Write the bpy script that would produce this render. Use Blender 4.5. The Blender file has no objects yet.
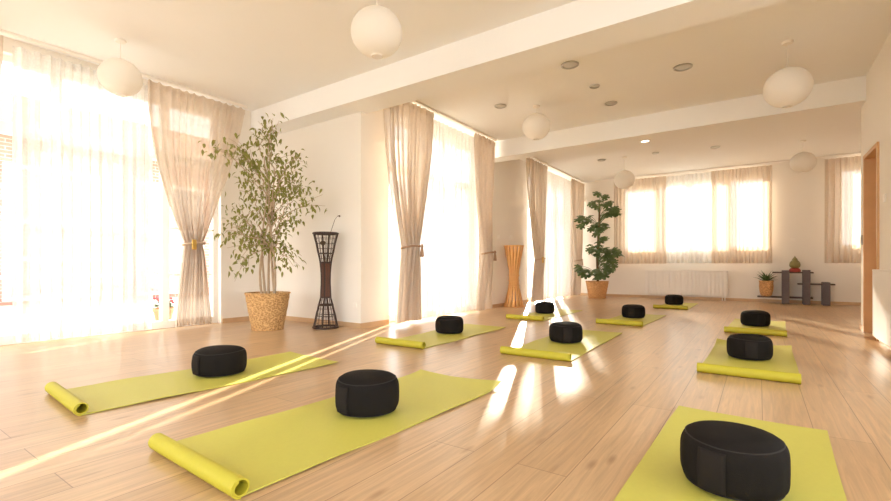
import bpy, bmesh, math, random
from mathutils import Vector, Matrix
PI = math.pi
scene = bpy.context.scene
COL = scene.collection
random.seed(7)

# ------------------------------------------------------------------ materials
def nodes_of(name):
    m = bpy.data.materials.new(name); m.use_nodes = True
    nt = m.node_tree; nt.nodes.clear()
    return m, nt, nt.nodes.new, nt.links.new

def plain(name, col, rough=0.6, metal=0.0, noise=0.0, nscale=20.0, bump=0.0, bscale=60.0, trans=0.0, spec=0.5, sheen=0.0):
    m, nt, N, L = nodes_of(name)
    out = N('ShaderNodeOutputMaterial'); b = N('ShaderNodeBsdfPrincipled')
    b.inputs['Base Color'].default_value = (*col, 1); b.inputs['Roughness'].default_value = rough
    b.inputs['Metallic'].default_value = metal; b.inputs['Specular IOR Level'].default_value = spec
    b.inputs['Sheen Weight'].default_value = sheen
    tc = N('ShaderNodeTexCoord')
    if noise:
        n = N('ShaderNodeTexNoise'); n.inputs['Scale'].default_value = nscale; n.inputs['Detail'].default_value = 4
        L(tc.outputs['Object'], n.inputs['Vector'])
        r = N('ShaderNodeMixRGB'); r.blend_type = 'MIX'
        r.inputs[1].default_value = (*[max(0, c * (1 - noise)) for c in col], 1)
        r.inputs[2].default_value = (*[min(1, c * (1 + noise)) for c in col], 1)
        L(n.outputs['Fac'], r.inputs[0]); L(r.outputs[0], b.inputs['Base Color'])
    if bump:
        n2 = N('ShaderNodeTexNoise'); n2.inputs['Scale'].default_value = bscale; n2.inputs['Detail'].default_value = 3
        L(tc.outputs['Object'], n2.inputs['Vector'])
        bp = N('ShaderNodeBump'); bp.inputs['Strength'].default_value = bump; bp.inputs['Distance'].default_value = 0.01
        L(n2.outputs['Fac'], bp.inputs['Height']); L(bp.outputs[0], b.inputs['Normal'])
    if trans:
        t = N('ShaderNodeBsdfTranslucent'); t.inputs['Color'].default_value = (*col, 1)
        mx = N('ShaderNodeMixShader'); mx.inputs[0].default_value = trans
        L(b.outputs[0], mx.inputs[1]); L(t.outputs[0], mx.inputs[2]); L(mx.outputs[0], out.inputs['Surface'])
    else:
        L(b.outputs[0], out.inputs['Surface'])
    return m

def cloth(name, col, see, transl, scale=900.0, tint=None):
    """woven fabric: part see-through, part light-passing, part matte"""
    m, nt, N, L = nodes_of(name)
    out = N('ShaderNodeOutputMaterial')
    tc = N('ShaderNodeTexCoord')
    n = N('ShaderNodeTexNoise'); n.inputs['Scale'].default_value = 14; n.inputs['Detail'].default_value = 5
    L(tc.outputs['Object'], n.inputs['Vector'])
    r = N('ShaderNodeMixRGB')
    r.inputs[1].default_value = (*[c * .94 for c in col], 1); r.inputs[2].default_value = (*[min(1, c * 1.05) for c in col], 1)
    L(n.outputs['Fac'], r.inputs[0])
    d = N('ShaderNodeBsdfDiffuse'); L(r.outputs[0], d.inputs['Color'])
    t = N('ShaderNodeBsdfTranslucent')
    if tint: t.inputs['Color'].default_value = (*tint, 1)
    else: L(r.outputs[0], t.inputs['Color'])
    a = N('ShaderNodeMixShader'); a.inputs[0].default_value = transl
    L(d.outputs[0], a.inputs[1]); L(t.outputs[0], a.inputs[2])
    tr = N('ShaderNodeBsdfTransparent'); tr.inputs['Color'].default_value = (*[min(1, .5 + c * .55) for c in col], 1)
    # small woven specks vary how much one sees through
    v = N('ShaderNodeTexNoise'); v.inputs['Scale'].default_value = 45; v.inputs['Detail'].default_value = 2
    L(tc.outputs['Object'], v.inputs['Vector'])
    mp = N('ShaderNodeMapRange'); mp.inputs[1].default_value = .3; mp.inputs[2].default_value = .7
    mp.inputs[3].default_value = see * .75; mp.inputs[4].default_value = see * 1.2
    L(v.outputs['Fac'], mp.inputs[0])
    b = N('ShaderNodeMixShader'); L(mp.outputs[0], b.inputs[0])
    L(a.outputs[0], b.inputs[1]); L(tr.outputs[0], b.inputs[2]); L(b.outputs[0], out.inputs['Surface'])
    return m

def floor_mat():
    m, nt, N, L = nodes_of('oak_plank_floor')
    out = N('ShaderNodeOutputMaterial'); b = N('ShaderNodeBsdfPrincipled'); L(b.outputs[0], out.inputs['Surface'])
    tc = N('ShaderNodeTexCoord'); sp = N('ShaderNodeSeparateXYZ'); L(tc.outputs['Object'], sp.inputs[0])
    cx = N('ShaderNodeMath'); cx.operation = 'ADD'; cx.inputs[1].default_value = 20.5 - 0.015; L(sp.outputs['X'], cx.inputs[0])
    cy = N('ShaderNodeMath'); cy.operation = 'ADD'; cy.inputs[1].default_value = 21.43; L(sp.outputs['Y'], cy.inputs[0])
    cb = N('ShaderNodeCombineXYZ'); L(cy.outputs[0], cb.inputs['X']); L(cx.outputs[0], cb.inputs['Y'])
    br = N('ShaderNodeTexBrick'); L(cb.outputs[0], br.inputs['Vector'])
    br.inputs['Scale'].default_value = 1; br.inputs['Brick Width'].default_value = 2.2; br.inputs['Row Height'].default_value = .205
    br.inputs['Mortar Size'].default_value = .0022; br.inputs['Mortar Smooth'].default_value = .3; br.inputs['Bias'].default_value = 0
    br.offset = .5; br.offset_frequency = 2
    br.inputs['Color1'].default_value = (.57, .38, .215, 1); br.inputs['Color2'].default_value = (.50, .32, .17, 1)
    br.inputs['Mortar'].default_value = (.27, .16, .085, 1)
    # grain stretched along the plank
    mp = N('ShaderNodeMapping'); mp.inputs['Scale'].default_value = (1.3, 26, 1); L(cb.outputs[0], mp.inputs['Vector'])
    g = N('ShaderNodeTexNoise'); g.inputs['Scale'].default_value = 1.6; g.inputs['Detail'].default_value = 6; g.inputs['Roughness'].default_value = .62
    g.inputs['Distortion'].default_value = .8
    L(mp.outputs[0], g.inputs['Vector'])
    gr = N('ShaderNodeMapRange'); gr.inputs[1].default_value = .35; gr.inputs[2].default_value = .72; gr.inputs[3].default_value = .80; gr.inputs[4].default_value = 1.17
    L(g.outputs['Fac'], gr.inputs[0])
    mul = N('ShaderNodeMixRGB'); mul.blend_type = 'MULTIPLY'; mul.inputs[0].default_value = 1
    L(br.outputs['Color'], mul.inputs[1]); L(gr.outputs[0], mul.inputs[2])
    # knots
    mp2 = N('ShaderNodeMapping'); mp2.inputs['Scale'].default_value = (2.2, 7.5, 1); L(cb.outputs[0], mp2.inputs['Vector'])
    v = N('ShaderNodeTexVoronoi'); v.inputs['Scale'].default_value = 1.0; v.inputs['Randomness'].default_value = 1; L(mp2.outputs[0], v.inputs['Vector'])
    kr = N('ShaderNodeMapRange'); kr.inputs[1].default_value = .04; kr.inputs[2].default_value = .16; kr.inputs[3].default_value = .62; kr.inputs[4].default_value = 0
    L(v.outputs['Distance'], kr.inputs[0])
    km = N('ShaderNodeMixRGB'); km.inputs[2].default_value = (.24, .125, .055, 1)
    L(kr.outputs[0], km.inputs[0]); L(mul.outputs[0], km.inputs[1]); L(km.outputs[0], b.inputs['Base Color'])
    rr = N('ShaderNodeMapRange'); rr.inputs[3].default_value = .25; rr.inputs[4].default_value = .34; L(g.outputs['Fac'], rr.inputs[0])
    L(rr.outputs[0], b.inputs['Roughness']); b.inputs['Specular IOR Level'].default_value = .6
    bp = N('ShaderNodeBump'); bp.inputs['Strength'].default_value = .12; bp.inputs['Distance'].default_value = .004
    inv = N('ShaderNodeMath'); inv.operation = 'MULTIPLY_ADD'; inv.inputs[1].default_value = -1.0; L(br.outputs['Fac'], inv.inputs[0])
    gm = N('ShaderNodeMath'); gm.operation = 'MULTIPLY'; gm.inputs[1].default_value = .05; L(g.outputs['Fac'], gm.inputs[0]); L(gm.outputs[0], inv.inputs[2])
    L(inv.outputs[0], bp.inputs['Height']); L(bp.outputs[0], b.inputs['Normal'])
    return m

def glass_mat():
    m, nt, N, L = nodes_of('window_glass')
    out = N('ShaderNodeOutputMaterial'); t = N('ShaderNodeBsdfTransparent'); t.inputs['Color'].default_value = (.97, .98, .98, 1)
    g = N('ShaderNodeBsdfGlossy'); g.inputs['Roughness'].default_value = .03
    mx = N('ShaderNodeMixShader'); mx.inputs[0].default_value = .04; L(t.outputs[0], mx.inputs[1]); L(g.outputs[0], mx.inputs[2])
    L(mx.outputs[0], out.inputs['Surface'])
    return m

def wicker(name, c1, c2, cell=42.0):
    m, nt, N, L = nodes_of(name)
    out = N('ShaderNodeOutputMaterial'); b = N('ShaderNodeBsdfPrincipled'); L(b.outputs[0], out.inputs['Surface'])
    b.inputs['Roughness'].default_value = .65
    tc = N('ShaderNodeTexCoord'); mp = N('ShaderNodeMapping'); mp.inputs['Scale'].default_value = (1, 1, 1.35); L(tc.outputs['Object'], mp.inputs['Vector'])
    v = N('ShaderNodeTexVoronoi'); v.inputs['Scale'].default_value = cell; L(mp.outputs[0], v.inputs['Vector'])
    r = N('ShaderNodeValToRGB'); L(v.outputs['Distance'], r.inputs[0])
    r.color_ramp.elements[0].color = (*c2, 1); r.color_ramp.elements[0].position = .15
    r.color_ramp.elements[1].color = (*c1, 1); r.color_ramp.elements[1].position = .75
    L(r.outputs[0], b.inputs['Base Color'])
    bp = N('ShaderNodeBump'); bp.inputs['Strength'].default_value = .8; bp.inputs['Distance'].default_value = .012; bp.invert = True
    L(v.outputs['Distance'], bp.inputs['Height']); L(bp.outputs[0], b.inputs['Normal'])
    return m

def brick_mat():
    m, nt, N, L = nodes_of('red_brick')
    out = N('ShaderNodeOutputMaterial'); b = N('ShaderNodeBsdfPrincipled'); L(b.outputs[0], out.inputs['Surface'])
    tc = N('ShaderNodeTexCoord'); sp = N('ShaderNodeSeparateXYZ'); L(tc.outputs['Object'], sp.inputs[0])
    cb = N('ShaderNodeCombineXYZ'); L(sp.outputs['Y'], cb.inputs['X']); L(sp.outputs['Z'], cb.inputs['Y'])
    br = N('ShaderNodeTexBrick'); L(cb.outputs[0], br.inputs['Vector'])
    br.inputs['Scale'].default_value = 1; br.inputs['Brick Width'].default_value = .25; br.inputs['Row Height'].default_value = .08; br.inputs['Mortar Size'].default_value = .008
    br.inputs['Color1'].default_value = (.44, .20, .15, 1); br.inputs['Color2'].default_value = (.52, .26, .20, 1); br.inputs['Mortar'].default_value = (.6, .5, .45, 1)
    L(br.outputs['Color'], b.inputs['Base Color']); b.inputs['Roughness'].default_value = .85
    return m

M = {}
M['wall'] = plain('cream_plaster', (.84, .80, .74), .85, noise=.015, nscale=3, bump=.05, bscale=90)
M['ceil'] = plain('ceiling_plaster', (.88, .88, .88), .9, noise=.01, nscale=3)
M['floor'] = floor_mat()
M['oak'] = plain('oak_trim', (.60, .40, .23), .5, noise=.12, nscale=9)
M['door_oak'] = plain('oak_door_frame', (.64, .38, .18), .45, noise=.14, nscale=7)
M['white'] = plain('white_paint', (.84, .81, .77), .4)
M['pvc'] = plain('white_window_frame', (.85, .84, .82), .35)
M['glass'] = glass_mat()
M['drape'] = cloth('beige_linen', (.74, .64, .54), .11, .19, tint=(.82, .70, .56))
M['sheer'] = cloth('white_voile', (.90, .89, .87), .20, .11)
M['rail'] = plain('white_curtain_rail', (.88, .84, .78), .4)
M['gold'] = plain('gold_tie', (.72, .45, .11), .35, metal=.6)
M['tie'] = plain('brown_tie_cord', (.42, .27, .17), .8, bump=.3, bscale=200)
M['beige_tie'] = plain('beige_tie_band', (.60, .46, .34), .8)
M['mat'] = plain('lime_foam_mat', (.55, .52, .10), .5, noise=.04, nscale=60, bump=.10, bscale=400, spec=.3)
M['mat_in'] = plain('shaded_olive_underside', (.50, .445, .03), .6, noise=.05, nscale=60)  # underside of the foam, colour also darkened for weaker light on the rolls
M['cushion'] = plain('black_cotton', (.013, .0105, .009), .85, noise=.18, nscale=220, bump=.22, bscale=350, spec=.12)
M['strap'] = plain('black_webbing', (.021, .017, .015), .85, spec=.1)
M['seam'] = plain('black_piping', (.022, .018, .016), .75, spec=.3)
M['basket'] = wicker('woven_water_hyacinth', (.72, .46, .20), (.36, .17, .05))
M['basket2'] = wicker('woven_orange_basket', (.74, .42, .18), (.42, .19, .06), 40)
M['soil'] = plain('potting_soil', (.06, .035, .02), .95, bump=.6, bscale=40)
M['bark'] = plain('pale_bark', (.48, .36, .25), .85, noise=.2, nscale=30, bump=.4, bscale=50)
M['leaf'] = plain('ficus_leaf', (.25, .25, .055), .45, noise=.45, nscale=3.2, trans=.3)
M['leaf_dark'] = plain('philodendron_leaf', (.11, .165, .06), .4, noise=.4, nscale=4, trans=.15)
M['leaf_pot'] = plain('succulent_leaf', (.06, .13, .035), .4, noise=.3, nscale=20, trans=.15)
M['moss'] = plain('moss_pole', (.16, .10, .05), .95, noise=.3, nscale=40, bump=.6, bscale=60)
M['rattan'] = plain('dark_rattan', (.045, .020, .012), .5, noise=.25, nscale=60)
M['rattan_brown'] = plain('brown_woven_cane', (.16, .052, .022), .55, noise=.3, nscale=120, bump=.6, bscale=160)
M['cane'] = plain('honey_cane', (.82, .46, .17), .5, noise=.2, nscale=40, trans=.25)
M['stem'] = plain('dried_stem', (.10, .06, .03), .8)
M['slate'] = plain('grey_stained_wood', (.115, .088, .092), .6, noise=.2, nscale=14)
M['plank'] = plain('dark_brown_plank', (.085, .05, .04), .6, noise=.3, nscale=12)
M['green_glaze'] = plain('green_gold_glaze', (.24, .21, .07), .45, noise=.3, nscale=35)
M['red_lacquer'] = plain('red_lacquer', (.36, .035, .025), .4)
M['paper'] = plain('rice_paper', (.93, .90, .85), .8, trans=.35)
M['steel'] = plain('brushed_steel', (.55, .54, .52), .3, metal=.9)
M['grille'] = plain('downlight_reflector', (.62, .60, .57), .4, metal=.2)
M['plastic'] = plain('white_plastic', (.86, .82, .76), .4)
M['grey_plastic'] = plain('grey_plastic', (.42, .40, .37), .4)
M['terracotta'] = plain('terracotta', (.62, .25, .13), .8, noise=.1, nscale=15)
M['petal'] = plain('red_petals', (.62, .07, .09), .6, trans=.2)
M['petal2'] = plain('pink_petals', (.75, .25, .30), .6, trans=.2)
M['stone'] = plain('pale_paving', (.50, .47, .43), .85, noise=.1, nscale=2)
M['brick'] = brick_mat()
M['pane_grey'] = plain('grey_window_pane', (.30, .30, .31), .2)
M['roof'] = plain('clay_roof_tile', (.40, .18, .11), .8, noise=.2, nscale=8)
mm, nt, N, L = nodes_of('lit_lamp')
_o = N('ShaderNodeOutputMaterial'); _e = N('ShaderNodeEmission'); _e.inputs['Color'].default_value = (1, .9, .72, 1); _e.inputs['Strength'].default_value = 6
L(_e.outputs[0], _o.inputs['Surface']); M['lit'] = mm

# ------------------------------------------------------------------ builders
class MB:
    def __init__(s): s.v = []; s.f = []; s.mi = []; s.cur = 0
    def add(s, vs, fs):
        o = len(s.v); s.v += [tuple(v) for v in vs]
        for f in fs: s.f.append(tuple(i + o for i in f)); s.mi.append(s.cur)
    def box(s, x0, x1, y0, y1, z0, z1):
        vs = [(x, y, z) for x in (x0, x1) for y in (y0, y1) for z in (z0, z1)]
        s.add(vs, [(0, 1, 3, 2), (4, 6, 7, 5), (0, 4, 5, 1), (2, 3, 7, 6), (0, 2, 6, 4), (1, 5, 7, 3)]); return s
    def lathe(s, prof, n=32, c=(0, 0, 0), cap0=True, cap1=True, sx=1, sy=1):
        vs = []; fs = []
        for r, z in prof:
            for k in range(n):
                a = 2 * PI * k / n; vs.append((c[0] + r * sx * math.cos(a), c[1] + r * sy * math.sin(a), c[2] + z))
        for i in range(len(prof) - 1):
            for k in range(n):
                k2 = (k + 1) % n; fs.append((i * n + k, i * n + k2, (i + 1) * n + k2, (i + 1) * n + k))
        if cap0: fs.append(tuple(range(n))[::-1])
        if cap1: fs.append(tuple((len(prof) - 1) * n + k for k in range(n)))
        s.add(vs, fs); return s
    def tube(s, pts, r, n=8, closed=False):
        pts = [Vector(p) for p in pts]; m = len(pts); rr = r if isinstance(r, (list, tuple)) else [r] * m
        vs = []; fs = []; up = None
        for i, p in enumerate(pts):
            a = pts[i - 1] if (i or closed) else p
            b = pts[(i + 1) % m] if (i < m - 1 or closed) else p
            t = (b - a).normalized()
            if up is None: up = Vector((0, 0, 1)) if abs(t.z) < .9 else Vector((1, 0, 0))
            e1 = (up - t * up.dot(t))
            e1 = e1.normalized() if e1.length > 1e-5 else t.orthogonal().normalized()
            e2 = t.cross(e1); up = e1
            for k in range(n):
                q = 2 * PI * k / n; vs.append(p + (e1 * math.cos(q) + e2 * math.sin(q)) * rr[i])
        for i in range(m if closed else m - 1):
            j = (i + 1) % m
            for k in range(n):
                k2 = (k + 1) % n; fs.append((i * n + k, j * n + k, j * n + k2, i * n + k2))
        if not closed: fs += [tuple(range(n)), tuple((m - 1) * n + k for k in range(n))[::-1]]
        s.add(vs, fs); return s
    def grid(s, fn, nu, nv, wrap=False):
        vs = [fn(i / nu, j / nv) for j in range(nv + 1) for i in range(nu + 1)]
        s.add(vs, [(j * (nu + 1) + i, j * (nu + 1) + i + 1, (j + 1) * (nu + 1) + i + 1, (j + 1) * (nu + 1) + i) for j in range(nv) for i in range(nu)]); return s
    def build(s, name, mat, parent=None, smooth=False, bevel=0, loc=(0, 0, 0), rotz=0, recalc=True, mats=None):
        me = bpy.data.meshes.new(name); me.from_pydata(s.v, [], s.f)
        bm = bmesh.new(); bm.from_mesh(me)
        if recalc: bmesh.ops.recalc_face_normals(bm, faces=bm.faces)
        bm.to_mesh(me); bm.free()
        for m_ in (mats or [mat]): me.materials.append(m_)
        if mats:
            for p, i in zip(me.polygons, s.mi): p.material_index = i
        if smooth:
            me.polygons.foreach_set('use_smooth', [True] * len(me.polygons))
            if smooth != 'full':
                try: me.set_sharp_from_angle(angle=math.radians(50))
                except Exception: pass
        o = bpy.data.objects.new(name, me); COL.objects.link(o)
        o.location = loc; o.rotation_euler = (0, 0, rotz)
        if parent: o.parent = parent
        if bevel:
            b = o.modifiers.new('bevel', 'BEVEL'); b.width = bevel; b.segments = 2; b.limit_method = 'ANGLE'
        return o

def tag(o, label=None, cat=None, group=None, kind=None):
    if label: o['label'] = label
    if cat: o['category'] = cat
    if group: o['group'] = group
    if kind: o['kind'] = kind
    return o
def empty(name, loc, label, cat, group=None, rotz=0):
    o = bpy.data.objects.new(name, None); COL.objects.link(o); o.empty_display_size = .1
    o.location = loc; o.rotation_euler = (0, 0, rotz); return tag(o, label, cat, group)
def struct(mb, name, mat, **k): return tag(mb.build(name, mat, **k), kind='structure', label=k.get('label'))
def S(name, mat, label, *boxes, **k):
    mb = MB()
    for b in boxes: mb.box(*b)
    o = mb.build(name, mat, **k); o['kind'] = 'structure'; o['label'] = label; o['category'] = name.split('_')[0]; return o
def dup(o, label=None, group=None, loc=None, rotz=None, parent=None):
    c = o.copy(); COL.objects.link(c)
    if parent: c.parent = parent
    if loc is not None: c.location = loc
    if rotz is not None: c.rotation_euler = (0, 0, rotz)
    if label: c['label'] = label
    if group: c['group'] = group
    for ch in list(o.children): dup(ch, parent=c)
    return c

# ------------------------------------------------------------------ room
CE = 3.10            # ceiling height
XL = -4.22           # inner face of the left wall (far part)
XW = -6.20           # inner face of the alcove wall
YB = 12.40           # inner face of the back wall
XR = 1.06            # inner face of the right wall
R1 = (-5.9, .8, .12, 2.95); R2 = (-2.7, 4.4, .12, 2.95)   # openings behind and beside the camera, added to let in fill light
PY0 = 4.16           # face of the ficus wall
S('floor', M['floor'], 'light oak plank floor of the yoga studio', (-6.45, 4.2, -3.2, 12.65, -.10, 0))
S('ceiling', M['ceil'], 'pale cream plaster ceiling', (-6.45, 4.2, -3.2, 4.41, CE, CE + .2), (XL - .25, 4.2, 4.41, 12.65, CE, CE + .2))
W1 = (-1.2, 3.40, 2.95); W2 = (4.70, 7.15, 2.97); W3 = (9.30, 12.00, 2.97)
S('wall_left_front', M['wall'], 'cream wall around the tall window nearest the camera',
  (-6.45, XW, -3.2, W1[0], 0, CE), (-6.45, XW, W1[1], PY0, 0, CE), (-6.45, XW, W1[0], W1[1], W1[2], CE))
S('wall_alcove', M['wall'], 'cream wall behind the ficus and the dark rattan stand', (-6.45, XL - .25, PY0, 4.41, 0, CE))
S('wall_left', M['wall'], 'cream wall around the two tall far windows on the left',
  (XL - .25, XL, PY0, W2[0], 0, CE), (XL - .25, XL, W2[1], W3[0], 0, CE), (XL - .25, XL, W3[1], YB, 0, CE),
  (XL - .25, XL, W2[0], W2[1], W2[2], CE), (XL - .25, XL, W3[0], W3[1], W3[2], CE))
B1 = (-2.98, .14, 1.18, 2.86); B2 = (1.36, 2.7, 1.18, 2.86)
S('wall_back', M['wall'], 'cream far wall with the low windows and radiator',
  (XL - .25, B1[0], YB, YB + .25, 0, CE), (B1[1], B2[0], YB, YB + .25, 0, CE), (B2[1], 4.2, YB, YB + .25, 0, CE),
  (B1[0], B1[1], YB, YB + .25, 0, B1[2]), (B1[0], B1[1], YB, YB + .25, B1[3], CE),
  (B2[0], B2[1], YB, YB + .25, 0, B2[2]), (B2[0], B2[1], YB, YB + .25, B2[3], CE))
DY0, DY1, DZ, YE = 6.62, 7.42, 2.14, 7.69
S('wall_right', M['wall'], 'cream wall on the right with the wooden doorway',
  (XR, XR + .26, -3.2, R2[0], 0, CE), (XR, XR + .26, R2[1], DY0, 0, CE), (XR, XR + .26, R2[0], R2[1], 0, R2[2]), (XR, XR + .26, R2[0], R2[1], R2[3], CE), (XR, XR + .26, DY1, YE, 0, CE), (XR, XR + .26, DY0, DY1, DZ, CE))
S('wall_return', M['wall'], 'cream wall turning right beyond the doorway', (XR + .26, 4.2, YE - .2, YE, 0, CE))
S('wall_far_right', M['wall'], 'cream wall closing the widened far end', (4.0, 4.2, YE, YB, 0, CE))
S('wall_front', M['wall'], 'cream wall behind the camera with a wide opening added for fill light',
  (XW, R1[0], -3.2, -2.95, 0, CE), (R1[1], XR, -3.2, -2.95, 0, CE), (R1[0], R1[1], -3.2, -2.95, 0, R1[2]), (R1[0], R1[1], -3.2, -2.95, R1[3], CE))
S('trim_1', M['ceil'], 'wide plaster ceiling beam over the ficus wall', (XW, XR, 3.85, PY0, 2.80, CE), (XL, XR, PY0, 4.26, 2.80, CE))
S('trim_2', M['ceil'], 'second plaster ceiling beam over the door end', (XL, XR, 7.35, 7.69, 2.80, CE))
bh, bt = .065, .014
S('baseboard_left_front', M['oak'], 'oak baseboard under the alcove window wall', (XW, XW + bt, 3.42, PY0, 0, bh))
S('baseboard_alcove', M['oak'], 'oak baseboard behind the ficus and rattan stand', (XW + bt, XL + bt, PY0 - bt, PY0, 0, bh))
S('baseboard_left', M['oak'], 'oak baseboard along the far left wall', (XL, XL + bt, PY0, W2[0] - .02, 0, bh), (XL, XL + bt, W2[1] + .02, W3[0] - .02, 0, bh), (XL, XL + bt, W3[1] + .02, YB - bt, 0, bh))
S('baseboard_back', M['oak'], 'oak baseboard under the radiator and windows', (XL + bt, 4.0, YB - bt, YB, 0, bh))
S('baseboard_right', M['oak'], 'oak baseboard beside the doorway', (XR - bt, XR, -2.9, DY0 - .06, 0, bh), (XR - bt, XR, DY1 + .03, YE, 0, bh))

# windows: frame, mullions, transom, panes
def window_side(name, label, X, y0, y1, z1, cols, transom, rows=()):
    """tall door-window in a wall of constant X; cols = y of the mullions"""
    r = empty(name, (X, (y0 + y1) / 2, 0), label, 'window'); r['kind'] = 'structure'
    cy = (y0 + y1) / 2
    f = MB(); t = .07; d = .05
    f.box(-d, d, y0 - cy, y0 - cy + t, 0, z1); f.box(-d, d, y1 - cy - t, y1 - cy, 0, z1)
    f.box(-d, d, y0 - cy + t, y1 - cy - t, 0, t + .03); f.box(-d, d, y0 - cy + t, y1 - cy - t, z1 - t, z1)
    f.build('frame', M['pvc'], r, bevel=.006)
    tr = MB().box(-d, d, y0 - cy + t, y1 - cy - t, transom - .06, transom + .06); tr.build('transom', M['pvc'], r, bevel=.006)
    for c in cols:
        MB().box(-d + .004, d - .004, c - cy - .045, c - cy + .045, t + .03, transom - .06).build('mullion', M['pvc'], r, bevel=.006)
        MB().box(-d + .004, d - .004, c - cy - .045, c - cy + .045, transom + .06, z1 - t).build('mullion', M['pvc'], r, bevel=.006)
    for rz in rows:
        MB().box(-.015, .015, y0 - cy + t, y1 - cy - t, rz - .016, rz + .016).build('glazing_bar', M['pvc'], r)
    MB().box(-.004, .004, y0 - cy + t, y1 - cy - t, t + .03, transom - .06).build('glass_pane', M['glass'], r)
    MB().box(-.004, .004, y0 - cy + t, y1 - cy - t, transom + .06, z1 - t).build('glass_pane', M['glass'], r)
    return r
window_side('window_1', 'tall white glazed doors behind the nearest white sheer', -6.33, W1[0], W1[1], W1[2], [-.3, .55, 1.62, 2.72], 2.22, [.69, 1.30])
window_side('window_2', 'tall white window between the ficus wall and second beam', -4.41, W2[0], W2[1], W2[2], [5.42, 6.24], 2.24)
window_side('window_3', 'tall white window nearest the far left corner', -4.41, W3[0], W3[1], W3[2], [10.0, 10.65, 11.35], 2.24)
def window_back(name, label, Y, x0, x1, z0, z1, cols, sill=True):
    r = empty(name, ((x0 + x1) / 2, Y, z0), label, 'window'); r['kind'] = 'structure'
    cx = (x0 + x1) / 2; h = z1 - z0; t = .07; d = .045
    f = MB().box(x0 - cx, x0 - cx + t, -d, d, 0, h).box(x1 - cx - t, x1 - cx, -d, d, 0, h).box(x0 - cx + t, x1 - cx - t, -d, d, 0, t).box(x0 - cx + t, x1 - cx - t, -d, d, h - t, h)
    f.build('frame', M['pvc'], r, bevel=.006)
    for c in cols: MB().box(c - cx - .075, c - cx + .075, -d + .004, d - .004, t, h - t).build('mullion', M['pvc'], r, bevel=.006)
    MB().box(x0 - cx + t, x1 - cx - t, -.004, .004, t, h - t).build('glass_pane', M['glass'], r)
    return r
window_back('window_4', 'wide white window above the radiator', YB + .12, *B1, [-2.15, -1.40, -.62])
window_back('window_5', 'white window at the far right above the shelf', YB + .12, *B2, [2.05])
window_back('added_window_6', 'wide window added behind the camera for fill light', -3.07, *R1, [-4.2, -2.5, -.8])  # out of view, put in to bring daylight from behind the camera
window_side('added_window_7', 'tall unseen glazing added beside the camera for fill light', XR + .13, R2[0], R2[1], R2[3] - R2[2], [-.9, .9, 2.7], 2.1).location.z = R2[2]  # out of view too, added for daylight from the right

# door frame and leaf in the right wall
d1 = empty('door_1', (XR, (DY0 + DY1) / 2, 0), 'honey oak door frame in the right wall beside the white panel', 'door'); d1['kind'] = 'structure'
hy = (DY1 - DY0) / 2
f = MB()
for sgn in (-1, 1):
    a, b = sorted((sgn * hy, sgn * (hy - .045)))
    f.box(-.02, .135, a, b, 0, DZ)
    a, b = sorted((sgn * hy, sgn * (hy - .02)))
    f.box(.137, .26, a, b, 0, DZ)
f.box(-.02, .135, -hy + .045, hy - .045, DZ - .045, DZ); f.box(.137, .26, -hy + .02, hy - .02, DZ - .02, DZ)
f.build('frame', M['door_oak'], d1, bevel=.004)
MB().box(.20, .24, -hy + .025, hy - .025, .01, DZ - .025).build('door_leaf', M['door_oak'], d1)

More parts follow.
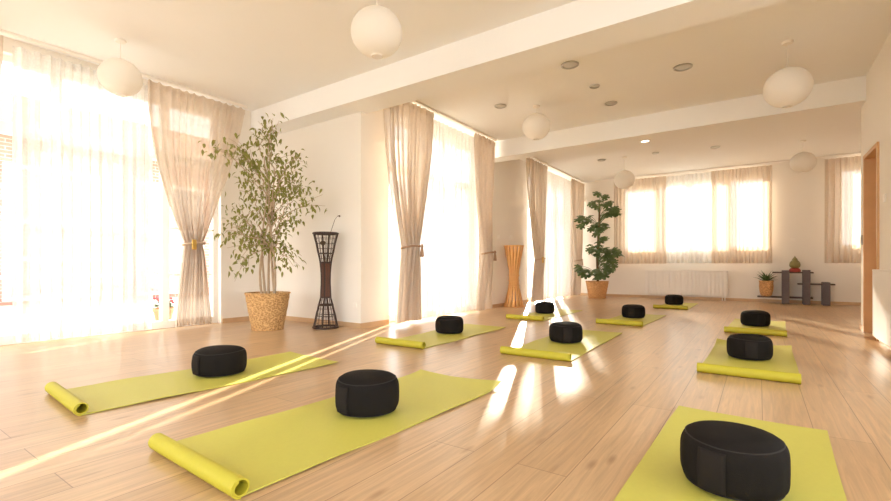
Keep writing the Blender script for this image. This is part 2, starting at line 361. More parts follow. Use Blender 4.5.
# ------------------------------------------------------------------ curtains
def lerp(a, b, t): return a + (b - a) * t
def tied_drape(name, X, top, tie, bot, zt, ztie, zb, pl, pr, folds, label, tiemat, group, tassel=True, clasp=0.2, seed=0, hem_ruffle=.02):
    """fabric hung in the plane X; top/tie/bot = (y_left, y_right)"""
    rnd = random.Random(seed)
    r = empty(name, (X, (bot[0] + bot[1]) / 2, zb), label, 'curtain', group)
    oy = r.location.y; oz = zb
    ph = [rnd.uniform(0, 6.28) for _ in range(4)]
    def edges(z):
        if z >= ztie:
            t = (zt - z) / (zt - ztie)
            return lerp(top[0], tie[0], t ** pl), lerp(top[1], tie[1], t ** pr)
        t = (ztie - z) / (ztie - zb); s = t ** .7
        return lerp(tie[0], bot[0], s), lerp(tie[1], bot[1], s)
    def fn(u, v):
        z = lerp(zt, zb, v)
        a, b = edges(z)
        w = b - a; w0 = top[1] - top[0]
        k = max(0, 1 - abs(z - ztie) / .9)
        uu = u + .018 * math.sin(5 * u * PI + ph[0] + v * 2)
        amp = lerp(.028, .048, k)
        if v < .03: amp *= .7 + 10 * v
        x = amp * math.sin(2 * PI * folds * uu + ph[1]) + .35 * amp * math.sin(2 * PI * folds * .5 * uu + ph[2] + v * 1.5)
        x += .05 * k * math.sin(PI * u)                      # the bunch stands proud at the tie
        if z < ztie: x += .03 * math.sin(PI * u) * (1 - (ztie - z) / (ztie - zb))
        y = lerp(a, b, u) + .012 * math.sin(2 * PI * folds * uu + ph[3])
        return (x, y - oy, z - oz + (hem_ruffle * math.sin(7 * u + ph[2]) * v * v * .3))
    m = MB().grid(fn, folds * 10, 60)
    # short header frill over the rail tape
    m.build('fabric', M['drape'], r, smooth='full', recalc=False)
    # header tape with pleats
    hd = MB().grid(lambda u, v: (fn(u, 0)[0] * 1.0 + .012, fn(u, 0)[1], zt - oz - .05 + .07 * v + .008 * v * math.sin(u * folds * 2 * PI)), folds * 8, 2)
    hd.build('header_tape', M['drape'], r, smooth='full', recalc=False)
    cy = (tie[0] + tie[1]) / 2 - oy; ry = (tie[1] - tie[0]) / 2 + .018
    ring = [(.03 + .085 * math.cos(q), cy + ry * math.sin(q), ztie - oz + .02 * math.sin(q + 1)) for q in [2 * PI * k / 28 for k in range(28)]]
    if tiemat == 'gold':
        tb = MB().tube(ring, .014, 8, True).build('tieback', M['beige_tie'], r, smooth=True)
        c = MB().box(.115, .128, cy - ry * .55, cy - ry * .10, ztie - oz - .075, ztie - oz + .055)
        c.build('clasp', M['gold'], tb, bevel=.01)
    else:
        tb = MB().tube(ring, .014, 8, True).build('tieback', M[tiemat], r, smooth=True)
        ty = cy + ry * clasp
        tx = MB().lathe([(.004, .05), (.018, .035), (.024, .01), (.016, -.01), (.022, -.03), (.03, -.13), (.0, -.132)], 12, (.125, ty, ztie - oz))
        tx.build('tassel', M[tiemat], tb, smooth=True)
    return r
def straight_panel(name, axis, P, a0, a1, zt, zb, folds, amp, mat, label, cat, group, seed=0, curve=0, flare=0):
    """hanging cloth; axis 'x' spans X at Y=P, axis 'y' spans Y at X=P"""
    rnd = random.Random(seed); ph = [rnd.uniform(0, 6.28) for _ in range(5)]
    c = (a0 + a1) / 2
    def fn(u, v):
        s = lerp(a0, a1, u) - c
        s *= 1 + flare * (v - .3)
        uu = u + .02 * math.sin(9 * u + ph[0]) + .012 * math.sin(v * 3 + ph[4]) * v
        d = amp * (.75 + .4 * math.sin(u * 11 + ph[3]) * .5 + .35 * v) * math.sin(2 * PI * folds * uu + ph[1]) + .3 * amp * math.sin(2 * PI * folds * 2.3 * uu + ph[2] + v)
        z = lerp(zt, zb, v) - zb
        return (s, d, z) if axis == 'x' else (d, s, z)
    o = MB().grid(fn, folds * 10, 26).build(name, M[mat], None, smooth='full', recalc=False)
    o.location = (c, P, zb) if axis == 'x' else (P, c, zb)
    return tag(o, label, cat, group)

GD = 'tied-back beige drapes'; GS = 'white sheer curtains'; GB = 'short beige drapes on the far wall'
ZT = CE - .075
XC1, XC2 = -6.05, -3.92
tied_drape('drape', XC1, (-.25, 1.14), (.42, .64), (.25, .74), ZT, 1.08, .045, 1.7, 2.2, 11, 'beige drape at the left picture edge, only its slanting edge in view', 'gold', GD, seed=3)
tied_drape('drape', XC1, (2.41, 3.67), (2.83, 3.06), (2.72, 3.20), ZT, 1.09, .035, 2.0, 1.35, 12, 'beige drape with gold clasp tied back beside the ficus', 'gold', GD, seed=1)
tied_drape('drape', XC2, (4.285, 5.34), (4.62, 4.92), (4.52, 5.03), ZT, 1.06, .055, 1.9, 1.7, 11, 'beige drape with brown tassel right of the dark rattan stand', 'tie', GD, seed=5, clasp=.75)
tied_drape('drape', XC2, (6.50, 7.20), (6.76, 7.02), (6.57, 7.12), ZT, 1.03, .05, 1.6, 1.6, 9, 'beige drape with brown tassel at the second beam, left of the honey cane stand', 'tie', GD, seed=6, clasp=.6)
tied_drape('drape', XC2, (8.50, 9.68), (9.02, 9.36), (8.82, 9.40), ZT, .95, .05, 1.5, 1.6, 10, 'beige drape tied back right behind the honey cane stand', 'gold', GD, seed=8)
tied_drape('drape', XC2, (11.20, 12.22), (11.45, 11.9), (11.25, 11.90), ZT, .95, .05, 1.5, 1.6, 10, 'beige drape in the far left corner beside the climbing plant', 'beige_tie', GD, seed=9)
straight_panel('sheer_curtain', 'y', XC1 - .11, 1.24, 2.50, ZT, .03, 13, .035, 'sheer', 'wide white sheer in front of the nearest left window', 'curtain', GS, 11)
straight_panel('sheer_curtain', 'y', XC2 - .12, 4.98, 6.75, ZT, .05, 15, .03, 'sheer', 'white sheer between the two tasselled beige drapes', 'curtain', GS, 12)
straight_panel('sheer_curtain', 'y', XC2 - .12, 9.30, 11.5, ZT, .05, 17, .03, 'sheer', 'white sheer of the tall window nearest the far left corner', 'curtain', GS, 13)
straight_panel('sheer_curtain', 'x', 12.30, -1.98, -.82, ZT, .88, 11, .025, 'sheer', 'short white sheer above the far radiator', 'curtain', GS, 14)
straight_panel('drape', 'x', 12.22, -3.12, -1.88, ZT, .87, 13, .032, 'drape', 'short beige drape left of the far sheer, beside the climbing plant', 'curtain', GB, 15)
straight_panel('drape', 'x', 12.22, -.91, .24, ZT, .87, 13, .032, 'drape', 'short beige drape between the far sheer and the bare wall', 'curtain', GB, 16)
straight_panel('drape', 'x', 12.22, 1.12, 2.55, ZT, .87, 14, .032, 'drape', 'short beige drape at far right, next to the doorway edge', 'curtain', GB, 17)

def rail(p0, p1, label):
    p0, p1 = Vector(p0), Vector(p1); d = p1 - p0
    o = empty('curtain_rail', (p0 + p1) / 2, label, 'curtain rail', 'white ceiling curtain rails')
    ax = 0 if abs(d.x) > abs(d.y) else 1; h = d.length / 2
    b = MB().box(-h, h, -.022, .022, 0, .03) if ax == 0 else MB().box(-.022, .022, -h, h, 0, .03)
    b.build('track', M['rail'], o, bevel=.004)
    for s in (-1, 1):
        e = MB().box(s * h - .012, s * h + .012, -.028, .028, -.006, .03) if ax == 0 else MB().box(-.028, .028, s * h - .012, s * h + .012, -.006, .03)
        e.build('end_cap', M['rail'], o, bevel=.003)
    return o
rail((XC1 + .01, -.4, CE - .03), (XC1 + .01, 3.68, CE - .03), 'white ceiling rail above the nearest left window')
rail((XC2 + .01, 4.27, CE - .03), (XC2 + .01, 7.19, CE - .03), 'white ceiling rail between the two ceiling beams')
rail((XC2 + .01, 7.80, CE - .03), (XC2 + .01, 12.18, CE - .03), 'white ceiling rail beyond the second beam, on the left')
rail((-3.6, 12.23, CE - .03), (3.2, 12.23, CE - .03), 'long white ceiling rail along the far wall')

# ------------------------------------------------------------------ mats
TH = .006
def make_mat(name, L, W, label, group, curl=(0, 0), seed=0):
    """origin: middle of the rolled front end on the floor, mat runs along +Y"""
    rnd = random.Random(seed); ph = [rnd.uniform(0, 6.28) for _ in range(4)]
    R = .037
    # flat part
    nu, nv = 24, 60
    def top(u, v, off):
        x = (u - .5) * W; y = v * L
        edge = abs(u - .5) * 2
        z = .0012 * (1 + math.sin(9 * v + ph[0])) * edge ** 4 * 2 + .003 * max(0, math.sin(15 * v + ph[1])) * edge ** 6
        far = max(0, (v - .86) / .14)
        if far: z += far ** 2 * (curl[0] * max(0, 1 - u * 1.6) ** 1.2 + curl[1] * max(0, (u - .375) * 1.6) ** 1.2 + .004)
        y -= far ** 2 * .25 * z
        x += .004 * math.sin(6 * v + ph[2])
        return (x, y, z + off)
    vs = []; 
    for off in (0.0005, TH):
        for j in range(nv + 1):
            for i in range(nu + 1): vs.append(top(i / nu, j / nv, off))
    n1 = (nu + 1) * (nv + 1); fs = []
    for j in range(nv):
        for i in range(nu):
            a = j * (nu + 1) + i
            fs.append((a, a + nu + 1, a + nu + 2, a + 1)); fs.append((n1 + a, n1 + a + 1, n1 + a + nu + 2, n1 + a + nu + 1))
    for j in range(nv):
        a = j * (nu + 1); fs.append((a, n1 + a, n1 + a + nu + 1, a + nu + 1))
        a = j * (nu + 1) + nu; fs.append((a, a + nu + 1, n1 + a + nu + 1, n1 + a))
    for i in range(nu):
        fs.append((i, i + 1, n1 + i + 1, n1 + i)); a = nv * (nu + 1) + i; fs.append((a, n1 + a, n1 + a + 1, a + 1))
    m = MB(); m.add(vs, fs)
    o = m.build(name, M['mat'], None, smooth=True); tag(o, label, 'yoga mat', group)
    # rolled end: spiral of the same foam, two and a half turns
    prof = []; turns = 1.45; n = 84
    for k in range(n + 1):
        t = k / n; q = -PI / 2 - t * turns * 2 * PI; rr = R - TH * 1.2 * t * turns
        prof.append((rr, q))
    vs = []; W2 = W / 2
    for x in (-W2, W2):
        for rr, q in prof:
            for dr in (0, -TH):
                vs.append((x, (rr + dr) * math.cos(q), R + .0005 + (rr + dr) * math.sin(q)))
    k1 = 2 * (n + 1); fs = []
    for k in range(n):
        a, b = 2 * k, 2 * k + 2
        fs += [(a, b, k1 + b, k1 + a), (a + 1, k1 + a + 1, k1 + b + 1, b + 1), (a, a + 1, b + 1, b), (k1 + a, k1 + b, k1 + b + 1, k1 + a + 1)]
    fs += [(0, k1, k1 + 1, 1), (2 * n, 2 * n + 1, k1 + 2 * n + 1, k1 + 2 * n)]
    m = MB(); m.add(vs, fs)
    e = m.build('rolled_end', M['mat_in'], o, smooth=True); e['label'] = 'tightly rolled front end of the mat'
    return o
GM = 'lime yoga mats on the oak floor'
mats = [  # (front-right corner), (far-right corner), width, curl(left,right), label
    ((-2.975, .87), (-2.85, 2.55), .70, (0, 0), 'lime mat nearest the tall left window, crossed by a thin sun stripe'),
    ((-1.462, .872), (-1.39, 2.66), .70, (.012, .035), 'front lime mat, second from left, far corner curling up'),
    ((.215, .90), (.27, 2.82), .64, (.003, .0), 'large lime mat at the bottom right, running out of the picture'),
    ((.235, 3.89), (.262, 5.50), .62, (.03, .02), 'lime mat on the right, second from the camera, seen end-on'),
    ((.262, 6.43), (.31, 8.06), .61, (.0, .0), 'lime mat farthest back on the right, in front of the plank shelf'),
    ((-2.66, 3.46), (-2.70, 5.27), .60, (0, 0), 'lime mat in front of the tasselled drape and rattan stand'),
    ((-1.297, 3.70), (-1.335, 5.60), .64, (0, 0), 'lime mat in the centre of the room, in the bright sun patch'),
    ((-2.585, 6.22), (-2.60, 8.07), .59, (0, 0), 'lime mat nearest the honey cane stand'),
    ((-1.265, 6.40), (-1.23, 8.02), .61, (0, 0), 'lime mat in the middle row, third from the camera, near the radiator side'),
    ((-1.08, 9.36), (-1.06, 11.0), .58, (0, 0), 'smallest, farthest lime mat, lying before the far radiator'),
]
for i, (a, b, w, curl, lab) in enumerate(mats):
    dx, dy = b[0] - a[0], b[1] - a[1]; ang = math.atan2(dy, dx) - PI / 2
    o = make_mat('yoga_mat', math.hypot(dx, dy), w, lab, GM, curl, 20 + i)
    o.rotation_euler = (0, 0, ang)
    o.location = (a[0] - w / 2 * math.cos(ang), a[1] - w / 2 * math.sin(ang), 0)

# ------------------------------------------------------------------ meditation cushions
def make_cushion(label, group):
    R, H = .171, .187
    root = empty('meditation_cushion', (0, 0, 0), label, 'cushion', group)
    prof = []
    n = 26
    for k in range(n + 1):                       # softly squared section, domed top
        q = -PI / 2 + PI * k / n
        c, s = math.cos(q), math.sin(q)
        r = R * (abs(c) ** .27) * (1 + .0 * s); z = H / 2 + (H / 2) * math.copysign(abs(s) ** .52, s)
        prof.append((max(r, .0005), z))
    vs_n = 56
    m = MB(); m.lathe(prof, vs_n)
    # pleats on the side and a slightly lumpy top
    rnd = random.Random(3)
    vv = []
    for (x, y, z) in m.v:
        a = math.atan2(y, x); rr = math.hypot(x, y)
        k = max(0, 1 - abs(z - H / 2) / (H / 2)) * (rr / R)
        rr2 = rr * (1 + .012 * math.sin(18 * a) * k ** .5 + .012 * math.sin(3 * a + 1))
        zz = z + (.024 * (1 - (rr / R) ** 2) + .004 * math.sin(2 * a + .5) * (rr / R) if z > H / 2 else 0)
        vv.append((rr2 * math.cos(a), rr2 * math.sin(a), max(zz, 0)))
    m.v = vv
    m.build('body', M['cushion'], root, smooth='full')
    for z, nm in ((H * .93, 'top_piping'), (H * .07, 'bottom_piping')):
        zz = (z - H / 2) / (H / 2); s = math.copysign(abs(zz) ** (1 / .52), zz); r = R * (max(0, 1 - s * s) ** .5) ** .27
        pts = []
        for k in range(48):
            a = 2 * PI * k / 48; rr = (r + .001) * (1 + .012 * math.sin(3 * a + 1))
            pts.append((rr * math.cos(a), rr * math.sin(a), z + (.004 * math.sin(2 * a + .5) + .002 if z > H / 2 else 0)))
        MB().tube(pts, .0032, 6, True).build(nm, M['seam'], root, smooth=True)
    # carrying strap: a flat band sewn on the side
    def strap(u, v):
        a = (u - .5) * .52; k = math.sin(PI * v)
        rr = R * 1.016 + .008 * k * 1.0
        return (rr * math.sin(a), -rr * math.cos(a), lerp(.024, H - .022, v))
    st = MB().grid(strap, 6, 12).build('carry_strap', M['strap'], root, smooth='full')
    sm = st.modifiers.new('thick', 'SOLIDIFY'); sm.thickness = .004
    return root
GC = 'black meditation cushions, one on each mat'
cush = [((-3.29, 1.80), 1.06, 'black round cushion on the lime mat nearest the tall left window'),
        ((-1.775, 1.80), 1.01, 'black round cushion on the front mat with the curling corner'),
        ((-.08, 1.945), .985, 'largest-looking black cushion with side strap, at the bottom right'),
        ((-.07, 4.71), .98, 'black cushion on the right-hand mat, second from the camera'),
        ((-.04, 7.34), .98, 'black cushion on the farthest mat at right, below the plank shelf'),
        ((-3.04, 4.46), .98, 'black cushion on the mat before the tasselled drape'),
        ((-1.675, 4.63), 1.0, 'black cushion in the centre of the room on the sunlit mat'),
        ((-2.985, 7.25), .93, 'black cushion in front of the honey cane stand and far left window'),
        ((-1.60, 7.40), .98, 'black cushion in the middle row, third from the camera'),
        ((-1.45, 10.40), 1.0, 'smallest black cushion, before the far radiator')]
cz = [random.Random(50 + i).uniform(-.5, .5) for i in range(len(cush))]
cz[2] = -.33; cz[1] = -.1
c0 = None
for i, ((x, y), s, lab) in enumerate(cush):
    o = make_cushion(lab, GC) if c0 is None else dup(c0, lab, GC)
    c0 = c0 or o
    o.location = (x, y, TH + .0005); o.rotation_euler = (0, 0, cz[i]); o.scale = (s, s, s * (.9 if i == 0 else 1))

# ------------------------------------------------------------------ plants
def leaf(mb, p, d, up, Lf, Wf, fold=.25, droop=.3):
    """pointed folded leaf: three sections long"""
    d = d.normalized(); side = d.cross(up); side = side.normalized() if side.length > 1e-4 else Vector((1, 0, 0))
    nrm = side.cross(d)
    rows = [(0, .08), (.3, .9), (.62, .85), (1.0, .02)]
    vs = []
    for t, w in rows:
        c = p + d * (Lf * t) - nrm * (droop * Lf * t * t)
        for s in (-1, 0, 1): vs.append(c + side * (s * w * Wf / 2) + nrm * (abs(s) * w * Wf * fold))
    fs = []
    for i in range(3):
        for s in range(2):
            a = i * 3 + s; fs.append((a, a + 1, a + 4, a + 3))
    mb.add(vs, fs)
def curve(p0, p1, sag, n=6, rnd=None, jit=0):
    p0, p1 = Vector(p0), Vector(p1); out = []
    for k in range(n + 1):
        t = k / n; q = p0.lerp(p1, t) + Vector((0, 0, sag * math.sin(PI * t)))
        if jit and 0 < k < n: q += Vector((rnd.uniform(-jit, jit), rnd.uniform(-jit, jit), rnd.uniform(-jit, jit) * .5))
        out.append(q)
    return out
def basket(root, rt, rb, h, mat, n=40):
    prof = [(rb, 0), (rb * 1.03, .01)] + [(lerp(rb, rt, (k / 10) ** .85), .01 + (h - .03) * k / 10) for k in range(1, 11)]
    prof += [(rt * 1.035, h - .012), (rt * 1.02, h), (rt * .95, h), (rt * .93, h - .05), (rt * .9, h - .06)]
    m = MB().lathe(prof, n, cap1=False)
    vv = []
    for (x, y, z) in m.v:
        a = math.atan2(y, x); r = math.hypot(x, y)
        r *= 1 + .018 * math.sin(a * 13 + (1 if int(z / .035) % 2 else -1) * 1.57)
        vv.append((r * math.cos(a), r * math.sin(a), z))
    m.v = vv
    p = m.build('basket', mat, root, smooth=True)
    MB().lathe([(rt * .93, h - .07), (rt * .5, h - .055), (.01, h - .05)], 28).build('soil', M['soil'], root, smooth=True)
    return p

# weeping fig
FX, FY = -5.13, 3.42
rnd = random.Random(11)
fic = empty('potted_ficus', (FX, FY, 0), 'tall airy ficus tree in a woven basket, left of the dark rattan stand', 'plant')
basket(fic, .265, .185, .47, M['basket'])
ends = [(-5.07, 2.64, 2.28), (-5.32, 2.99, 2.41), (-5.05, 3.0, 2.26), (-4.87, 3.04, 2.49), (-4.92, 3.27, 2.59), (-5.24, 3.46, 2.56), (-5.04, 3.51, 2.32), (-4.8, 3.65, 2.34), (-4.61, 3.36, 2.05), (-4.6, 3.63, 1.91), (-4.57, 3.45, 1.75), (-4.65, 3.3, 1.84), (-4.82, 3.13, 2.1), (-5.04, 3.05, 2.17), (-5.55, 3.27, 2.07), (-5.11, 3.5, 1.92), (-5.23, 3.4, 1.84), (-5.41, 3.28, 1.86), (-5.19, 2.96, 1.54), (-5.16, 3.08, 1.42), (-5.22, 3.28, 1.6), (-5.06, 3.47, 1.61), (-4.96, 3.65, 1.46), (-5.64, 3.2, 1.41), (-5.07, 2.98, 1.06), (-5.17, 3.31, 1.28), (-5.03, 3.46, 1.23), (-4.81, 3.49, 1.07), (-4.63, 3.36, 0.91), (-5.22, 3.17, 1.22), (-5.12, 2.96, 0.86), (-5.32, 3.47, 1.14), (-4.69, 3.83, 1.73), (-5.06, 2.74, 1.24), (-5.0, 3.8, 2.05), (-5.35, 3.75, 2.2), (-5.3, 3.8, 1.5), (-5.5, 3.6, 1.7), (-4.95, 3.35, 2.72)]
ends = [Vector(((x - FX) * .82 + .03, (y - FY) * .85, z * .935)) for x, y, z in ends]
tr = MB(); trunk_pts = []
for k in range(5):
    a = k * 1.256
    pts = [Vector((.075 * math.cos(a) * (1 - t * .4) + .05 * math.sin(5 * t + k) + .1 * t * t, .07 * math.sin(a) * (1 - t * .4) + .04 * math.cos(4 * t + 2 * k), .40 + t * 1.45)) for t in [j / 9 for j in range(10)]]
    tr.tube(pts, [.017 - .010 * j / 9 for j in range(10)], 7); trunk_pts += pts[4:]
tr.build('trunk', M['bark'], fic, smooth=True)
brm = MB(); lf = MB()
for e in ends:
    cand = [p for p in trunk_pts if p.z < e.z - .15] or trunk_pts[:1]
    st = min(cand, key=lambda p: (p - e).length + abs(e.z - p.z - .45) * .8)
    pts = curve(st, e, .06, 7, rnd, .03)
    brm.tube(pts, [.009 - .006 * k / 7 for k in range(8)], 5)
    nl = 33
    for q in range(nl):
        t = rnd.random()
        base = e + Vector((rnd.gauss(0, .085), rnd.gauss(0, .085), rnd.gauss(0, .07)))
        if t < .25: base = pts[rnd.randint(3, 6)] + Vector((rnd.gauss(0, .04), rnd.gauss(0, .04), rnd.gauss(0, .03)))
        if base.x + FX < -5.95: base.x = -5.9 - FX
        if base.y + FY > 4.1: base.y = 4.05 - FY
        dd = Vector((rnd.uniform(-1, 1), rnd.uniform(-1, 1), rnd.uniform(-1.3, .1)))
        leaf(lf, base, dd, Vector((rnd.uniform(-.5, .5), rnd.uniform(-.5, .5), 1)), rnd.uniform(.05, .085), rnd.uniform(.028, .04))
    for q in range(3):
        tip = e + Vector((rnd.gauss(0, .1), rnd.gauss(0, .1), rnd.gauss(0, .07)))
        brm.tube(curve(pts[5], tip, .02, 3), [.004, .003, .0025, .002], 4)
brm.build('branches', M['bark'], fic, smooth=True)
lf.build('foliage', M['leaf'], fic, recalc=False)

# split-leaf philodendron on a pole
PX, PY = -3.36, 11.55
rnd = random.Random(5)
ph_ = empty('potted_philodendron', (PX, PY, 0), 'tall climbing plant with dark lobed leaves in the far left corner', 'plant')
basket(ph_, .275, .20, .43, M['basket2'], 36)
MB().tube([(0.02, 0, .38), (.0, .0, 1.0), (.05, -.02, 1.7), (.07, -.02, 2.35)], [.035, .032, .028, .02], 8).build('moss_pole', M['moss'], ph_, smooth=True)
def lobed(mb, p, d, up, Lf):
    d = d.normalized(); side = d.cross(up).normalized(); nrm = side.cross(d)
    outl = []
    nl = 26
    for k in range(nl):
        a = -PI * .93 + 2 * PI * .93 * k / (nl - 1)
        r = Lf * (.58 + .42 * math.cos(a * .5)) * (1 if k % 4 in (0, 1, 3) else .58)
        outl.append((r * math.cos(a) * .62 + .3 * Lf, r * math.sin(a) * .62))
    ctr = p + d * .3 * Lf
    vs = [ctr + nrm * .02] + [p + d * u + side * w - nrm * (.25 * (u / Lf) ** 2 * Lf + .35 * w * w / Lf) for u, w in outl]
    mb.add(vs, [(0, k, k + 1) for k in range(1, nl)])
mon = [(-3.28, 11.49, 2.47, .26, 9), (-3.05, 11.52, 2.18, .2, 6), (-3.02, 11.52, 2.1, .15, 3), (-3.58, 11.3, 1.95, .2, 6), (-3.38, 11.47, 1.76, .2, 6), (-3.2, 11.47, 1.78, .2, 5), (-3.18, 11.41, 1.47, .13, 4), (-3.32, 11.31, 1.25, .2, 6), (-3.2, 11.4, 1.15, .2, 5), (-3.1, 11.51, 1.03, .22, 7), (-3.5, 11.19, .66, .19, 6), (-3.06, 11.36, .78, .18, 6), (-3.28, 11.28, .62, .2, 6), (-2.99, 11.71, 1.16, .14, 3), (-3.6, 11.03, .75, .12, 4)]
lm = MB(); pm = MB()
for x, y, z, r, n in mon:
    c = Vector((x - PX, y - PY, z))
    for k in range(n + 3):
        q = c + Vector((rnd.uniform(-1, 1), rnd.uniform(-1, 1), rnd.uniform(-.9, .9))) * r * .62
        if q.x + PX < -3.83: q.x = -3.8 - PX
        stz = max(.45, min(2.3, q.z - .25)); s0 = Vector((.04, -.01, stz))
        pm.tube(curve(s0, q, .06, 5), .0055, 5)
        d = (q - s0); d.z = d.z * .3 - .12; d += Vector((rnd.uniform(-.3, .3), rnd.uniform(-.45, .05), 0))
        lobed(lm, q, d, Vector((rnd.uniform(-.4, .4), -.9 + rnd.uniform(-.3, .3), .8)), rnd.uniform(.16, .25))
pm.build('petioles', M['leaf_dark'], ph_, smooth=True)
lm.build('foliage', M['leaf_dark'], ph_, recalc=False)

# ------------------------------------------------------------------ hourglass rattan stands
def rk(prof, z):
    for (r0, z0), (r1, z1) in zip(prof, prof[1:]):
        if z0 <= z <= z1:
            t = (z - z0) / (z1 - z0); t = t * t * (3 - 2 * t) * .4 + t * .6
            return lerp(r0, r1, t)
    return prof[-1][0]
def ringpts(r, z, n=32, sq=0.0):
    return [(r * math.cos(2 * PI * k / n), r * math.sin(2 * PI * k / n), z) for k in range(n)]
RP = [(.158, 0), (.13, .14), (.098, .27), (.064, .40), (.055, .60), (.058, .72), (.07, .85), (.113, 1.05), (.158, 1.24)]
st = empty('rattan_stand', (-4.63, 3.93, 0), 'tall dark rattan hourglass stand between the ficus and the tasselled drape', 'decorative stand', rotz=.3)
for z, r in ((.012, .014), (.30, .011), (.40, .010), (.85, .011), (1.228, .014), (.97, .006), (.16, .005)):
    MB().tube(ringpts(rk(RP, z), z), r, 6, True).build('hoop', M['rattan'], st, smooth=True)
for k in range(4):
    a = k * PI / 2 + .3
    MB().tube([(rk(RP, z) * math.cos(a), rk(RP, z) * math.sin(a), z) for z in [1.235 * j / 26 + .004 for j in range(27)]], .0115, 6).build('post', M['rattan'], st, smooth=True)
thin = MB()
for k in range(18):
    a = k * PI / 9 + .1
    thin.tube([(rk(RP, z) * .99 * math.cos(a + .0), rk(RP, z) * .99 * math.sin(a), z) for z in [1.22 * j / 20 + .006 for j in range(21)]], .0036, 4)
for j in range(5): thin.tube(ringpts(rk(RP, .90 + j * .066) * .985, .90 + j * .066, 24), .0022, 4, True)
for j in range(4): thin.tube(ringpts(rk(RP, .05 + j * .066) * .985, .05 + j * .066, 24), .0022, 4, True)
thin.build('lattice', M['rattan'], st, smooth=True)
wv = [(rk(RP, .40 + .45 * j / 40) * (1.0 + .025 * (j % 2)) - .004, .40 + .45 * j / 40) for j in range(41)]
MB().lathe(wv, 28).build('woven_waist', M['rattan_brown'], st, smooth=True)
dry = MB().tube([(.05, .02, .86), (.03, .0, 1.05), (.07, .0, 1.22), (.16, -.02, 1.40), (.22, -.03, 1.45), (.235, -.03, 1.44)], [.004, .004, .0035, .003, .003, .003], 6)
dry.lathe([(.001, -.012), (.012, -.004), (.012, .006), (.001, .014)], 10, (.238, -.03, 1.44))
dry.tube([(-.02, .02, .86), (-.03, .0, 1.0), (-.03, -.02, 1.08)], .004, 6)
dry.lathe([(.001, -.03), (.03, -.015), (.04, .01), (.02, .03), (.001, .035)], 10, (-.03, -.02, 1.10))
dry_o = dry.build('dried_flower_stems', M['stem'], None, smooth=True, loc=(-4.63, 3.93, 0), rotz=.2)
tag(dry_o, 'dried stems standing inside the dark rattan stand, one tip arching above it', 'dried flowers')

RC = [(.20, 0), (.155, .18), (.105, .42), (.095, .55), (.10, .70), (.13, .88), (.165, 1.06), (.19, 1.22)]
cs = empty('cane_stand', (-3.99, 8.12, 0), 'honey coloured cane hourglass stand against the wall between the far left windows', 'decorative stand', rotz=.2)
for k in range(14):
    a0 = 2 * PI * k / 14; da = 2 * PI / 14 * .40
    def slat(u, v, a0=a0, da=da):
        z = 1.21 * v + .005; r = rk(RC, z); a = a0 + (u - .5) * 2 * da + .25 * v
        return (r * math.cos(a), r * math.sin(a), z)
    s_ = MB().grid(slat, 2, 26).build('slat', M['cane'], cs, smooth='full', recalc=False)
    m_ = s_.modifiers.new('thick', 'SOLIDIFY'); m_.thickness = .006
for z in (.012, .42, .52, .62, 1.205): MB().tube(ringpts(rk(RC, z) + .004, z, 28), .010, 6, True).build('hoop', M['cane'], cs, smooth=True)

# ------------------------------------------------------------------ plank shelf with plant and ornament
sh = empty('plank_shelf', (.78, 12.10, 0), 'low stepped shelf of grey slabs and dark planks below the far right window', 'shelf')
for x0, x1, h in ((.405, .53, .715), (.755, .875, .725), (1.07, 1.19, .475)):
    MB().box(x0 - .78, x1 - .78, -.16, -.115, 0.001, h).box(x0 - .78, x1 - .78, .115, .16, 0.001, h).build('upright_slab', M['slate'], sh, bevel=.006)
for x0, x1, z in ((.24, .93, .655), (.67, 1.27, .415), (-.03, .92, .125)):
    b = MB().box(x0 - .78, x1 - .78, -.114, .114, z, z + .03)
    b.build('plank', M['plank'], sh, bevel=.006)
pp = empty('potted_succulent', (.13, 12.08, .1555), 'small spiky plant in a round clay pot on the lowest shelf plank', 'plant')
MB().lathe([(.085, 0), (.105, .03), (.125, .12), (.132, .22), (.125, .29), (.135, .32), (.135, .335), (.118, .335), (.112, .29)], 30, cap1=False).build('pot', M['basket2'], pp, smooth=True)
MB().lathe([(.115, .29), (.06, .305), (.01, .31)], 20).build('soil', M['soil'], pp, smooth=True)
lm = MB(); rnd = random.Random(2)
for k in range(22):
    a = k * 2.4; tilt = .15 + .95 * (k / 22)
    d = Vector((math.cos(a) * math.sin(tilt), math.sin(a) * math.sin(tilt), math.cos(tilt)))
    leaf(lm, Vector((d.x * .02, d.y * .02, .30)), d, Vector((-d.x, -d.y, 1.5)), rnd.uniform(.2, .29), .045, .3, .25)
lm.build('foliage', M['leaf_pot'], pp, recalc=False)
og = empty('ornament', (.625, 12.08, .6855), 'small green bud-shaped ornament on a red base, on top of the plank shelf', 'ornament')
MB().lathe([(.10, 0), (.105, .02), (.095, .05), (.075, .075), (.0, .08)], 24).build('base', M['red_lacquer'], og, smooth=True)
MB().lathe([(.05, .07), (.085, .10), (.098, .14), (.09, .19), (.066, .23), (.045, .25), (.05, .265), (.035, .285), (.014, .31), (.002, .34)], 24).build('bud', M['green_glaze'], og, smooth=True)

